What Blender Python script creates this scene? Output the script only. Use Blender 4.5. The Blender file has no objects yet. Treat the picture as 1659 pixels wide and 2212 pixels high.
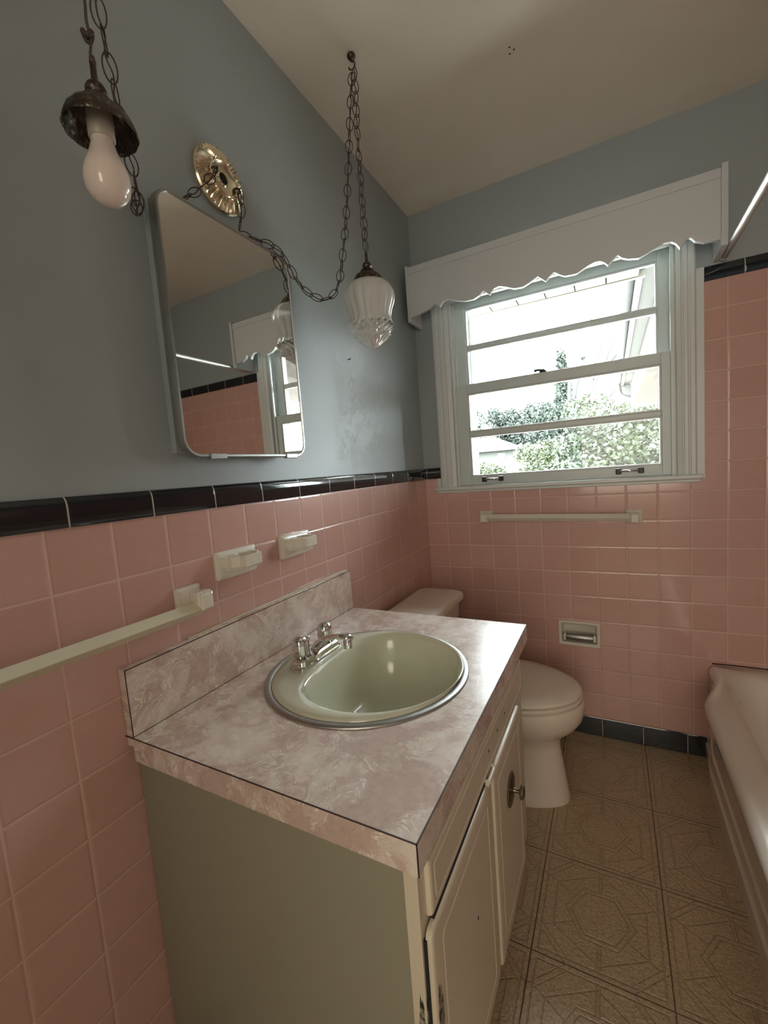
import bpy, bmesh, math, random
from mathutils import Vector, Matrix
random.seed(7)
S = bpy.context.scene
C = S.collection
PI = math.pi

# ------------------------------------------------------------------ camera
cd = bpy.data.cameras.new('camera'); cam = bpy.data.objects.new('camera', cd); C.objects.link(cam)
R = ((0.8818384, 0.4655101, -0.0752422), (-0.0222795, -0.1182542, -0.9927334), (-0.4710251, 0.8771068, -0.0939098))
cam.matrix_world = Matrix(((R[0][0], -R[1][0], -R[2][0], 0.8114), (R[0][1], -R[1][1], -R[2][1], -1.9676),
                           (R[0][2], -R[1][2], -R[2][2], 1.2184), (0, 0, 0, 1)))
cd.sensor_fit = 'VERTICAL'; cd.sensor_height = 24; cd.lens = 24 * 925.7 / 2212; cd.clip_start = 0.02; cd.clip_end = 500
S.camera = cam

# ------------------------------------------------------------------ light, exposure
SKY = 10.0
w = bpy.data.worlds.new('overcast_sky'); S.world = w; w.use_nodes = True
wn = w.node_tree.nodes; bg = wn['Background']
bg.inputs['Strength'].default_value = SKY
bg.inputs['Color'].default_value = (0.90, 0.96, 1.0, 1)
def area(name, loc, rot, sx, sy, power, col):
    l = bpy.data.lights.new(name, 'AREA'); l.shape = 'RECTANGLE'; l.size = sx; l.size_y = sy; l.energy = power; l.color = col
    o = bpy.data.objects.new(name, l); C.objects.link(o); o.location = loc; o.rotation_euler = rot
    return o
HALL_FILL = area('added_hall_fill', (0.95, -3.72, 1.45), (math.radians(92), 0, 0), 1.2, 1.3, 4.8, (1.0, 0.90, 0.74))  # added warm fill light, out of view in the hall behind the camera
po = area('window_portal', (0.5975, 0.16, 1.54), (math.radians(-90), 0, 0), 0.9, 0.86, 1, (1, 1, 1)); po.data.cycles.is_portal = True
vs = S.view_settings
vs.view_transform = 'Standard'; vs.look = 'None'; vs.exposure = 2.5; vs.gamma = 1.0; vs.use_curve_mapping = False
S.cycles.max_bounces = 10; S.cycles.diffuse_bounces = 6; S.cycles.glossy_bounces = 5
S.cycles.transmission_bounces = 8; S.cycles.transparent_max_bounces = 12
S.cycles.sample_clamp_indirect = 6.0; S.cycles.caustics_refractive = False; S.cycles.caustics_reflective = False

# ------------------------------------------------------------------ node helpers
class E:
    def __init__(s, nt, sock): s.nt = nt; s.s = sock
    def _m(s, op, *a):
        n = s.nt.nodes.new('ShaderNodeMath'); n.operation = op
        for i, x in enumerate((s,) + a):
            if isinstance(x, E): s.nt.links.new(x.s, n.inputs[i])
            else: n.inputs[i].default_value = x
        return E(s.nt, n.outputs[0])
    def __add__(s, o): return s._m('ADD', o)
    def __sub__(s, o): return s._m('SUBTRACT', o)
    def __mul__(s, o): return s._m('MULTIPLY', o)
    def __truediv__(s, o): return s._m('DIVIDE', o)
    def fract(s): return s._m('FRACT')
    def floor(s): return s._m('FLOOR')
    def abs(s): return s._m('ABSOLUTE')
    def mn(s, o): return s._m('MINIMUM', o)
    def mx(s, o): return s._m('MAXIMUM', o)
    def lt(s, o): return s._m('LESS_THAN', o)
    def gt(s, o): return s._m('GREATER_THAN', o)
    def smooth(s, a, b):          # 0 at a, 1 at b
        n = s.nt.nodes.new('ShaderNodeMapRange'); n.interpolation_type = 'SMOOTHSTEP'
        s.nt.links.new(s.s, n.inputs['Value']); n.inputs['From Min'].default_value = a; n.inputs['From Max'].default_value = b
        return E(s.nt, n.outputs[0])
def new_mat(name, col=(.5, .5, .5), rough=.5, metal=0.0, **kw):
    m = bpy.data.materials.new(name); m.use_nodes = True
    b = m.node_tree.nodes['Principled BSDF']
    b.inputs['Base Color'].default_value = (*col, 1); b.inputs['Roughness'].default_value = rough; b.inputs['Metallic'].default_value = metal
    for k, v in kw.items(): b.inputs[k.replace('_', ' ')].default_value = v
    return m
def coords(m):
    nt = m.node_tree; t = nt.nodes.new('ShaderNodeTexCoord'); sp = nt.nodes.new('ShaderNodeSeparateXYZ')
    nt.links.new(t.outputs['Object'], sp.inputs[0])
    return nt, t.outputs['Object'], E(nt, sp.outputs[0]), E(nt, sp.outputs[1]), E(nt, sp.outputs[2])
def noise(nt, vec, scale, detail=4, rough=.55, dist=0.0):
    n = nt.nodes.new('ShaderNodeTexNoise'); nt.links.new(vec, n.inputs['Vector'])
    n.inputs['Scale'].default_value = scale; n.inputs['Detail'].default_value = detail
    n.inputs['Roughness'].default_value = rough; n.inputs['Distortion'].default_value = dist
    return E(nt, n.outputs[0])
def mixc(nt, fac, a, b):
    n = nt.nodes.new('ShaderNodeMix'); n.data_type = 'RGBA'
    if isinstance(fac, E): nt.links.new(fac.s, n.inputs[0])
    else: n.inputs[0].default_value = fac
    for i, x in ((6, a), (7, b)):
        if isinstance(x, tuple): n.inputs[i].default_value = (*x, 1)
        else: nt.links.new(x, n.inputs[i])
    return n.outputs[2]
def setin(m, name, e):
    m.node_tree.links.new(e.s if isinstance(e, E) else e, m.node_tree.nodes['Principled BSDF'].inputs[name])
def bump(m, h, strength=.3, dist=.002):
    nt = m.node_tree; n = nt.nodes.new('ShaderNodeBump'); n.inputs['Strength'].default_value = strength; n.inputs['Distance'].default_value = dist
    nt.links.new(h.s, n.inputs['Height']); nt.links.new(n.outputs[0], nt.nodes['Principled BSDF'].inputs['Normal'])
def seg(a, lo, hi): return a.gt(lo) * a.lt(hi)

T = 0.108
def tile_mat(name, axis, col, grout, u0, z0, pu=T, pz=T, rough=.16, gw=.0016):
    m = new_mat(name, col, rough, **{'Coat_Weight': .15})
    nt, vec, x, y, z = coords(m)
    u = {'x': x, 'y': y}[axis]
    fu = ((u - u0) / pu); fz = ((z - z0) / pz)
    cu = (fu + .5).fract() - .5; cz = (fz + .5).fract() - .5
    d = (cu.abs() * pu).mn(cz.abs() * pz)
    wob = noise(nt, vec, 14, 2) * .0012
    gm = (d + wob).smooth(gw + .0014, gw * .5 + .0002)
    comb = nt.nodes.new('ShaderNodeCombineXYZ')
    nt.links.new(fu.floor().s, comb.inputs[0]); nt.links.new(fz.floor().s, comb.inputs[1])
    wnz = nt.nodes.new('ShaderNodeTexWhiteNoise'); nt.links.new(comb.outputs[0], wnz.inputs['Vector'])
    c1 = mixc(nt, E(nt, wnz.outputs[0]) * .55, col, tuple(c * f for c, f in zip(col, (.88, .84, .80))))
    c2 = mixc(nt, noise(nt, vec, 30, 3).smooth(.45, .75) * .18, c1, tuple(min(1, c * 1.15) for c in col))
    c3 = mixc(nt, gm * .6, c2, grout)
    setin(m, 'Base Color', c3)
    setin(m, 'Roughness', gm * .5 + rough)
    h = d.smooth(0, .006) + noise(nt, vec, 9, 2) * .12
    bump(m, h, .55, .0016)
    return m
PINK = (0.60, 0.37, 0.325); GROUT = (.72, .53, .45)
M = {}
M['tile_y'] = tile_mat('pink_tile_left_wall', 'y', PINK, GROUT, -.0021, 10.78 * T)
M['tile_x'] = tile_mat('pink_tile_far_wall', 'x', PINK, GROUT, -.005, 10.78 * T)
BLK = (.012, .014, .018)
def cap_mat(name, axis, u0):
    m = new_mat(name, BLK, .07, **{'Coat_Weight': .4})
    nt, vec, x, y, z = coords(m); u = {'x': x, 'y': y}[axis]
    d = (((u - u0) / .1524 + .5).fract() - .5).abs() * .1524
    gm = d.smooth(.0016, .0008)
    setin(m, 'Base Color', mixc(nt, gm, BLK, (.5, .46, .38))); setin(m, 'Roughness', gm * .5 + .07)
    bump(m, d.smooth(0, .004) + noise(nt, vec, 12, 2) * .3, .35, .0015)
    return m
M['cap_y'] = cap_mat('black_cap_left', 'y', -.974); M['cap_x'] = cap_mat('black_cap_far', 'x', .0105)
M['base_x'] = cap_mat('black_base_far', 'x', .751)

PAINT = (.345, .385, .40)
m = new_mat('grey_blue_wall_paint', PAINT, .42); nt, vec, x, y, z = coords(m)
n1 = noise(nt, vec, 60, 3); n2 = noise(nt, vec, 5, 3)
# old flaking patch low on the left wall under the hanging glass lamp, ring of scuffs
pd = ((y + .56).abs() / .22).mx(((z - 1.45).abs()) / .24)
patch = pd.smooth(1.0, .45) * noise(nt, vec, 22, 6, .7).smooth(.52, .62) * x.lt(.05)
setin(m, 'Base Color', mixc(nt, patch * .5, mixc(nt, n2 * .25, PAINT, (.325, .36, .37)), (.50, .53, .52)))
bump(m, n1 * .5 + n2 * .6 + patch * 2.5, .25, .003); M['paint'] = m
m = new_mat('cream_ceiling_paint', (.66, .585, .50), .6); nt, vec, x, y, z = coords(m)
setin(m, 'Base Color', mixc(nt, noise(nt, vec, 1.6, 3).smooth(.35, .7) * .4, (.80, .74, .64), (.70, .635, .53)))
bump(m, noise(nt, vec, 90, 3), .12, .002); M['ceiling'] = m
def painted(name, col, rough=.4, dirt=.25, dcol=None):
    m = new_mat(name, col, rough); nt, vec, x, y, z = coords(m)
    f = noise(nt, vec, 11, 5, .65).smooth(.55, .8) * dirt
    setin(m, 'Base Color', mixc(nt, f, col, dcol or tuple(c * .7 for c in col)))
    bump(m, noise(nt, vec, 45, 3), .12, .0015); return m
M['trim'] = painted('white_trim_paint', (.66, .69, .68), .33, .2)
M['sash'] = painted('white_sash_paint', (.60, .66, .65), .35, .2)
M['valance'] = painted('white_valance_paint', (.60, .62, .64), .5, .1)
M['cream'] = painted('cream_cabinet_paint', (.60, .52, .40), .33, .12, (.5, .41, .29))
M['cream_shaded'] = painted('cream_paint_shade_darkened', (.27, .25, .185), .5, .12, (.23, .21, .15))  # cabinet cream darkened, the side's shade is put into its colour
M['ceramic'] = new_mat('offwhite_ceramic', (.72, .68, .58), .16, **{'Coat_Weight': .3})
M['bar'] = new_mat('cream_plastic_bar', (.66, .61, .46), .38)
M['toilet'] = new_mat('toilet_china', (.74, .65, .56), .12, **{'Coat_Weight': .3})
M['seat'] = new_mat('toilet_seat_enamel', (.72, .64, .54), .25)
M['tub'] = new_mat('tub_enamel', (.72, .65, .57), .16, **{'Coat_Weight': .3})
M['sink'] = new_mat('almond_sink_enamel', (.60, .60, .47), .14, **{'Coat_Weight': .3})
M['chrome'] = new_mat('chrome', (.72, .70, .68), .08, 1.0)
m = new_mat('brushed_steel', (.40, .40, .385), .3, 1.0); nt, vec, x, y, z = coords(m)
setin(m, 'Roughness', noise(nt, vec, 60, 4) * .35 + .22); M['steel'] = m
M['rod'] = new_mat('dull_white_metal', (.62, .62, .60), .35, .6)
M['dark'] = new_mat('black_hole', (.01, .01, .01), .8)
M['blackmetal'] = new_mat('black_metal', (.02, .022, .025), .4, .3)
M['mirror'] = new_mat('mirror_glass', (.80, .80, .78), .01, 1.0)
M['brass'] = new_mat('polished_brass', (.80, .71, .54), .2, 1.0)
m = new_mat('antique_bronze', (.13, .10, .075), .38, .85); nt, vec, x, y, z = coords(m)
setin(m, 'Base Color', mixc(nt, noise(nt, vec, 120, 4).smooth(.5, .7), (.07, .055, .045), (.26, .21, .15)))
bump(m, noise(nt, vec, 160, 3), .6, .002); M['bronze'] = m
M['chain'] = new_mat('bronze_chain', (.085, .062, .052), .42, .7)
M['cord'] = new_mat('brown_cord', (.07, .045, .04), .6)
M['pewter'] = new_mat('aged_pewter', (.25, .21, .16), .35, 1.0)
M['bulb'] = new_mat('white_bulb_glass', (.78, .66, .60), .12, **{'Coat_Weight': .3})
M['socket'] = new_mat('socket_porcelain', (.42, .37, .32), .4)
M['seam'] = new_mat('dark_laminate_seam', (.035, .015, .012), .6)
M['caulk'] = new_mat('cream_caulk', (.62, .55, .42), .6)
m = new_mat('frosted_glass', (.90, .92, .90), .2, **{'Transmission_Weight': .4, 'IOR': 1.2, 'Subsurface_Weight': .3, 'Subsurface_Radius': (.02, .02, .02)}); M['frosted'] = m
m = new_mat('cut_crystal', (.90, .94, .93), .06, **{'Transmission_Weight': .45, 'IOR': 1.6}); M['crystal'] = m
# window glass: thin pane
m = bpy.data.materials.new('window_glass'); m.use_nodes = True; nt = m.node_tree; nt.nodes.clear()
o_ = nt.nodes.new('ShaderNodeOutputMaterial'); mx = nt.nodes.new('ShaderNodeMixShader'); tr = nt.nodes.new('ShaderNodeBsdfTransparent')
gl = nt.nodes.new('ShaderNodeBsdfGlossy'); gl.inputs['Roughness'].default_value = .02; fr = nt.nodes.new('ShaderNodeFresnel'); fr.inputs[0].default_value = 1.35
tr.inputs[0].default_value = (.93, .96, .95, 1)
nt.links.new(fr.outputs[0], mx.inputs[0]); nt.links.new(tr.outputs[0], mx.inputs[1]); nt.links.new(gl.outputs[0], mx.inputs[2]); nt.links.new(mx.outputs[0], o_.inputs[0]); M['glass'] = m
# marbled laminate
m = new_mat('pink_marble_laminate', (.5, .4, .35), .26, **{'Coat_Weight': .2}); nt, vec, x, y, z = coords(m)
def laminate(m, k=1.0):
    nt, vec, x, y, z = coords(m)
    wp = nt.nodes.new('ShaderNodeTexNoise'); wp.inputs['Scale'].default_value = 4.0; wp.inputs['Detail'].default_value = 3
    nt.links.new(vec, wp.inputs['Vector'])
    vm = nt.nodes.new('ShaderNodeVectorMath'); vm.operation = 'MULTIPLY_ADD'
    nt.links.new(wp.outputs[1], vm.inputs[0]); vm.inputs[1].default_value = (.2, .2, .2); nt.links.new(vec, vm.inputs[2])
    a = noise(nt, vm.outputs[0], 9, 6, .62, .4); b = noise(nt, vm.outputs[0], 26, 6, .66, .9)
    v1 = ((a - .5).abs()).smooth(.07, .0)             # thin veins
    cloud = (a * .62 + b * .38).smooth(.46, .60)
    vein = ((b - .5).abs()).smooth(.03, .0)
    base = mixc(nt, noise(nt, vec, 5, 2).smooth(.4, .65), tuple(c * k for c in (.52, .39, .325)), tuple(c * k for c in (.55, .41, .365)))
    c1 = mixc(nt, cloud * .75, base, tuple(c * k for c in (.76, .68, .60)))
    c2 = mixc(nt, v1 * vein * .9, c1, tuple(c * k for c in (.86, .81, .74)))
    c3 = mixc(nt, ((a - .42).abs()).smooth(.012, 0) * .3, c2, tuple(c * k for c in (.33, .24, .19)))
    setin(m, 'Base Color', c3)
    return nt, vec
nt, vec = laminate(m)
setin(m, 'Roughness', noise(nt, vec, 35, 5, .7) * .22 + .16); bump(m, noise(nt, vec, 130, 2), .08, .001); M['laminate'] = m
# vinyl floor, 12 inch squares with an embossed geometric line pattern
m = new_mat('tan_vinyl_floor', (.3, .24, .15), .22, **{'Specular_IOR_Level': 1.0, 'Coat_Weight': .5, 'Coat_Roughness': .12}); nt, vec, x, y, z = coords(m); P = .302
fx = (((x - .606) / P).fract() - .5); fy = (((y + .075) / P).fract() - .5)
ax, ay = fx.abs(), fy.abs()
edge = ax.mx(ay)
def line(e, c, wd): return ((e - c).abs()).smooth(wd, wd * .45)
seam = edge.smooth(.4935, .4965)
L1 = line(edge, .455, .010)
dg = ax + ay; L2 = line(dg, .74, .010); L2b = line(dg, .68, .009) * edge.lt(.455)
hexa = ay.mx(ax * .866 + ay * .5); hexb = ax.mx(ay * .866 + ax * .5)
L3 = line(hexa, .20, .009); L4 = line(hexa, .24, .007)
L5 = line(ax, .012, .008) * hexa.gt(.24) * ay.lt(.455)
L6 = line(ay - ax * .577, .0, .010) * hexa.gt(.24) * dg.lt(.68)
L7 = line(hexb, .36, .008) * edge.lt(.455)
pat = L1.mx(L2).mx(L2b).mx(L3).mx(L4).mx(L5).mx(L6).mx(L7)
pn = noise(nt, vec, 130, 5, .7)
c1 = mixc(nt, pn.smooth(.4, .6), (.34, .245, .14), (.47, .35, .21))
c1 = mixc(nt, noise(nt, vec, 420, 2).smooth(.5, .6) * .5, c1, (.46, .34, .205))
c2 = mixc(nt, pat * .38, c1, (.22, .145, .075))
c3 = mixc(nt, seam, c2, (.11, .07, .035))
setin(m, 'Base Color', c3)
big = noise(nt, vec, 3, 2)
setin(m, 'Roughness', noise(nt, vec, 60, 3) * .20 + .10)
bump(m, noise(nt, vec, 170, 3, .6) * 1.0 + noise(nt, vec, 60, 2) * .8 - pat * .45 - seam * .9, .85, .0030); M['floor'] = m
# outside
M['grass'] = painted('grass', (.03, .05, .015), .9, .5)
M['leaf1'] = new_mat('hedge_leaves', (.010, .0145, .006), .6); M['leaf2'] = new_mat('yellow_green_leaves', (.018, .0225, .0075), .6)
M['leaf3'] = new_mat('far_tree_leaves', (.012, .0165, .012), .7); M['bark'] = new_mat('grey_bark', (.014, .013, .012), .85)
for k in ('leaf1', 'leaf2', 'leaf3'):
    nt, vec, x, y, z = coords(M[k]); c = tuple(M[k].node_tree.nodes['Principled BSDF'].inputs['Base Color'].default_value)[:3]
    setin(M[k], 'Base Color', mixc(nt, noise(nt, vec, 1.3, 5, .7).smooth(.4, .65), c, tuple(v * 2.3 for v in c)))
m = new_mat('pale_brick', (.42, .27, .2), .9); nt = m.node_tree; bt = nt.nodes.new('ShaderNodeTexBrick'); tcn = nt.nodes.new('ShaderNodeTexCoord')
mp = nt.nodes.new('ShaderNodeMapping'); mp.inputs['Rotation'].default_value = (0, PI / 2, PI / 2)
nt.links.new(tcn.outputs['Object'], mp.inputs[0]); nt.links.new(mp.outputs[0], bt.inputs['Vector'])
bt.inputs['Color1'].default_value = (.026, .017, .013, 1); bt.inputs['Color2'].default_value = (.022, .015, .011, 1); bt.inputs['Mortar'].default_value = (.03, .026, .022, 1)
bt.inputs['Scale'].default_value = 4.5; nt.links.new(bt.outputs[0], nt.nodes['Principled BSDF'].inputs['Base Color']); M['brick'] = m
M['soffit'] = painted('painted_soffit', (.075, .066, .05), .7, .4)
M['fascia'] = painted('white_fascia', (.034, .034, .033), .6, .3)
M['roof'] = new_mat('grey_shingles', (.013, .017, .020), .9); M['white_wall'] = new_mat('pale_house_wall', (.036, .034, .031), .8)
M['pane_dark'] = new_mat('dark_house_window', (.05, .06, .07), .2)

# ------------------------------------------------------------------ mesh helpers
def obj(name, bm, mat, parent=None, smooth=False, bevel=0, seg_=2, auto=None):
    bmesh.ops.recalc_face_normals(bm, faces=bm.faces)
    me = bpy.data.meshes.new(name); bm.to_mesh(me); bm.free()
    for mm in (mat if isinstance(mat, (list, tuple)) else [mat]): me.materials.append(mm)
    if smooth:
        for p in me.polygons: p.use_smooth = True
    o = bpy.data.objects.new(name, me); C.objects.link(o)
    if bevel:
        b = o.modifiers.new('bevel', 'BEVEL'); b.width = bevel; b.segments = seg_; b.limit_method = 'ANGLE'; b.angle_limit = math.radians(40)
        b.harden_normals = False
    if smooth and auto:
        es = o.modifiers.new('split', 'EDGE_SPLIT'); es.split_angle = math.radians(auto)
    if parent: attach(o, parent)
    return o
def attach(o, parent):
    o.parent = parent
    o.matrix_parent_inverse = parent.matrix_world.inverted() if False else Matrix.Translation(-parent.location)
def thing(name, label, cat, loc=(0, 0, 0), group=None, kind=None):
    o = bpy.data.objects.new(name, None); C.objects.link(o); o.location = loc; o.empty_display_size = .05
    if label: o['label'] = label
    if cat: o['category'] = cat
    if group: o['group'] = group
    if kind: o['kind'] = kind
    return o
def tag(o, label=None, cat=None, group=None, kind=None):
    for k, v in (('label', label), ('category', cat), ('group', group), ('kind', kind)):
        if v: o[k] = v
    return o
def box(bm, x0, x1, y0, y1, z0, z1, mi=0):
    v = [bm.verts.new((x, y, z)) for x in (x0, x1) for y in (y0, y1) for z in (z0, z1)]
    for f in ((0, 1, 3, 2), (4, 6, 7, 5), (0, 4, 5, 1), (2, 3, 7, 6), (0, 2, 6, 4), (1, 5, 7, 3)):
        bm.faces.new([v[i] for i in f]).material_index = mi
def B(*a):
    bm = bmesh.new(); box(bm, *a); return bm
def loft(bm, rings, cap0=True, cap1=True, closed=True):
    vr = [[bm.verts.new(p) for p in r] for r in rings]; n = len(vr[0])
    for a, b in zip(vr, vr[1:]):
        for i in range(n if closed else n - 1):
            j = (i + 1) % n; bm.faces.new((a[i], a[j], b[j], b[i]))
    if cap0 and closed: bm.faces.new(vr[0])
    if cap1 and closed: bm.faces.new(vr[-1])
    return vr
def tube(bm, pts, r, n=8, closed=False, caps=True):
    pts = [Vector(p) for p in pts]; N = len(pts); rings = []
    up = Vector((0, 0, 1)); prev = None
    for i, p in enumerate(pts):
        if closed: t = (pts[(i + 1) % N] - pts[i - 1]).normalized()
        else: t = (pts[min(i + 1, N - 1)] - pts[max(i - 1, 0)]).normalized()
        if prev is None:
            a = t.cross(up); a = a if a.length > .1 else t.cross(Vector((1, 0, 0)))
        else: a = prev - t * prev.dot(t)
        a.normalize(); prev = a; b = t.cross(a)
        rr = r[i] if isinstance(r, (list, tuple)) else r
        rings.append([p + (a * math.cos(2 * PI * k / n) + b * math.sin(2 * PI * k / n)) * rr for k in range(n)])
    if closed: rings.append(rings[0])
    vr = [[bm.verts.new(p) for p in q] for q in rings[:-1]] if closed else [[bm.verts.new(p) for p in q] for q in rings]
    if closed: vr.append(vr[0])
    for a, b in zip(vr, vr[1:]):
        for i in range(n):
            j = (i + 1) % n; bm.faces.new((a[i], a[j], b[j], b[i]))
    if not closed and caps: bm.faces.new(vr[0]); bm.faces.new(vr[-1])
def lathe(bm, prof, c=(0, 0, 0), n=32, axis='z', mod=None, cap0=True, cap1=True):
    rings = []
    for (r, h) in prof:
        ring = []
        for k in range(n):
            t = 2 * PI * k / n; rr = r * (mod(t, h) if mod else 1)
            a, b = rr * math.cos(t), rr * math.sin(t)
            ring.append({'z': (c[0] + a, c[1] + b, c[2] + h), 'x': (c[0] + h, c[1] + a, c[2] + b), 'y': (c[0] + a, c[1] + h, c[2] + b)}[axis])
        rings.append(ring)
    loft(bm, rings, cap0, cap1)
def prism(bm, outline, axis, a, b):
    f = {'y': lambda p, d: (p[0], d, p[1]), 'x': lambda p, d: (d, p[0], p[1]), 'z': lambda p, d: (p[0], p[1], d)}[axis]
    loft(bm, [[f(p, a) for p in outline], [f(p, b) for p in outline]])
def rrect(u0, u1, v0, v1, r, n=6):
    out = []
    for cx, cy, a0 in ((u1 - r, v1 - r, 0), (u0 + r, v1 - r, 90), (u0 + r, v0 + r, 180), (u1 - r, v0 + r, 270)):
        for k in range(n + 1):
            t = math.radians(a0 + 90 * k / n); out.append((cx + r * math.cos(t), cy + r * math.sin(t)))
    return out
def panel(us, vs_, holes, axis, d0, d1):
    """solid slab between depths d0 and d1 with rectangular holes; axis is the normal."""
    us = sorted(set(us + [h[i] for h in holes for i in (0, 1)])); vs_ = sorted(set(vs_ + [h[i] for h in holes for i in (2, 3)]))
    bm = bmesh.new(); cache = {}
    def V(i, j, d):
        k = (i, j, d)
        if k not in cache:
            u, v = us[i], vs_[j]
            cache[k] = bm.verts.new((d, u, v) if axis == 'x' else (u, d, v) if axis == 'y' else (u, v, d))
        return cache[k]
    def solid(i, j):
        if not (0 <= i < len(us) - 1 and 0 <= j < len(vs_) - 1): return False
        u, v = (us[i] + us[i + 1]) / 2, (vs_[j] + vs_[j + 1]) / 2
        return not any(h[0] < u < h[1] and h[2] < v < h[3] for h in holes)
    for i in range(len(us) - 1):
        for j in range(len(vs_) - 1):
            if not solid(i, j): continue
            for d in (d0, d1): bm.faces.new((V(i, j, d), V(i + 1, j, d), V(i + 1, j + 1, d), V(i, j + 1, d)))
            for (di, dj, a, b) in ((-1, 0, (i, j), (i, j + 1)), (1, 0, (i + 1, j), (i + 1, j + 1)), (0, -1, (i, j), (i + 1, j)), (0, 1, (i, j + 1), (i + 1, j + 1))):
                if not solid(i + di, j + dj): bm.faces.new((V(*a, d0), V(*b, d0), V(*b, d1), V(*a, d1)))
    return bm

# ------------------------------------------------------------------ room shell
ZW = 10.78 * T      # 1.164 top of the pink wainscot
ZR = 1.803          # top of the pink tile right of the window
H = 2.395
XR, YN = 1.88, -2.62
tag(obj('floor', B(-.15, XR + .15, YN - .15, .15, -.06, 0), M['floor']), kind='structure')
fl = bpy.data.objects['floor']
tag(obj('ceiling', B(-.15, XR + .15, YN - .15, .15, H, H + .05), M['ceiling']), kind='structure')
wl = tag(obj('wall_left', panel([YN - .1, .006], [0, H], [], 'x', -.12, -.006), M['paint']), kind='structure')
obj('wainscot_tile', panel([YN, .0], [.084, ZW], [], 'x', -.006, 0), M['tile_y'], wl)
def cap_profile(z0, d0=0.0):   # (outward, z)
    pr = [(-.006, z0), (.003, z0), (.0045, z0 + .002), (.0045, z0 + .034)]
    for k in range(1, 9):
        t = PI / 2 * k / 8; pr.append((.0045 - .0105 * (1 - math.cos(t)), z0 + .034 + .018 * math.sin(t)))
    return pr
bm = bmesh.new(); pr = cap_profile(ZW); loft(bm, [[(p[0], YN, p[1]) for p in pr], [(p[0], -.0045, p[1]) for p in pr]])
obj('cap_tile', bm, M['cap_y'], wl, smooth=True, auto=40)
WX0, WX1, WZ0, WZ1 = .160, 1.032, 1.118, 1.985
TPH = (.602, .738, .414, .497)
wf = tag(obj('wall_far', panel([-.12, XR + .12], [0, H], [(WX0, WX1, WZ0, WZ1), TPH], 'y', .006, .15), M['paint']), kind='structure')
# pink tile on the far wall: low left of the window, tall right of it, cut out round the window
obj('wainscot_tile', panel([0, 1.115], [.084, ZW], [(.072, 1.115, 1.108, ZW + .01), TPH], 'y', 0, .006), M['tile_x'], wf)
obj('tub_surround_tile', panel([1.115, XR], [0, ZR], [], 'y', 0, .0062), M['tile_x'], wf)
bm = bmesh.new(); loft(bm, [[(.0, -p[0], p[1]) for p in pr], [(.084, -p[0], p[1]) for p in pr]])
obj('cap_tile', bm, M['cap_x'], wf, smooth=True, auto=40)
pr2 = cap_profile(ZR); bm = bmesh.new(); loft(bm, [[(1.116, -p[0], p[1]) for p in pr2], [(XR, -p[0], p[1]) for p in pr2]])
obj('surround_cap_tile', bm, M['cap_x'], wf, smooth=True, auto=40)
obj('filler_strip', B(1.092, 1.1155, -.006, .006, 1.104, 1.853), M['trim'], wf, bevel=.001)
bb = tag(obj('baseboard_far', B(.0, 1.12, -.003, .006, 0, .084), M['base_x'], bevel=.003), kind='structure')
tag(obj('baseboard_left', B(-.006, .003, YN, -.003, 0, .084), M['cap_y'], bevel=.003), kind='structure')
wr = tag(obj('wall_right', panel([YN, .006], [0, H], [], 'x', XR + .006, XR + .12), M['paint']), kind='structure')
obj('surround_tile', panel([-1.56, 0], [.30, ZR], [], 'x', XR, XR + .006), M['tile_y'], wr)
obj('wainscot_tile', panel([YN, -1.56], [.0, ZW], [], 'x', XR, XR + .006), M['tile_y'], wr)
wn_ = tag(obj('wall_near', panel([-.12, XR + .12], [0, H], [(.55, 1.36, 0, 2.04)], 'y', YN - .12, YN), M['paint']), kind='structure')
bm = bmesh.new(); box(bm, .48, .55, YN, YN + .018, 0, 2.11); box(bm, 1.36, 1.43, YN, YN + .018, 0, 2.11); box(bm, .55, 1.36, YN, YN + .018, 2.04, 2.11)
tag(obj('trim_1', bm, M['trim'], bevel=.003), kind='structure')
# hall behind the doorway, closed off so that only the added fill light lights it
bm = bmesh.new(); box(bm, -.1, 2.0, YN - 1.25, YN - 1.2, 0, H); box(bm, -.15, -.1, YN - 1.25, YN - .12, 0, H); box(bm, 2.0, 2.05, YN - 1.25, YN - .12, 0, H)
box(bm, -.15, 2.05, YN - 1.25, YN - .12, H, H + .05); box(bm, -.15, 2.05, YN - 1.25, YN - .15, -.05, 0)
tag(obj('wall_hall', bm, M['ceiling']), kind='structure')
bm = bmesh.new(); tube(bm, [(-.006, -.628, 1.6220), (.005, -.628, 1.6235)], .002, 8); obj('nail', bm, M['blackmetal'], wl)
# nail holes in the ceiling
bm = bmesh.new()
for (x_, y_) in ((.580, -.570), (.577, -.549), (.590, -.556)): lathe(bm, [(.0025, -.0008), (.0025, 0)], (x_, y_, H), 8)
obj('nail_hole', bm, M['dark'], bpy.data.objects['ceiling'])

# ------------------------------------------------------------------ window
win = thing('window_1', None, None, (.5975, 0, 1.1), kind='structure')
def wbox(name, parent, mat, *bs, bevel=.002):
    bm = bmesh.new()
    for b in bs: box(bm, *b)
    return obj(name, bm, mat, parent, bevel=bevel)
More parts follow.
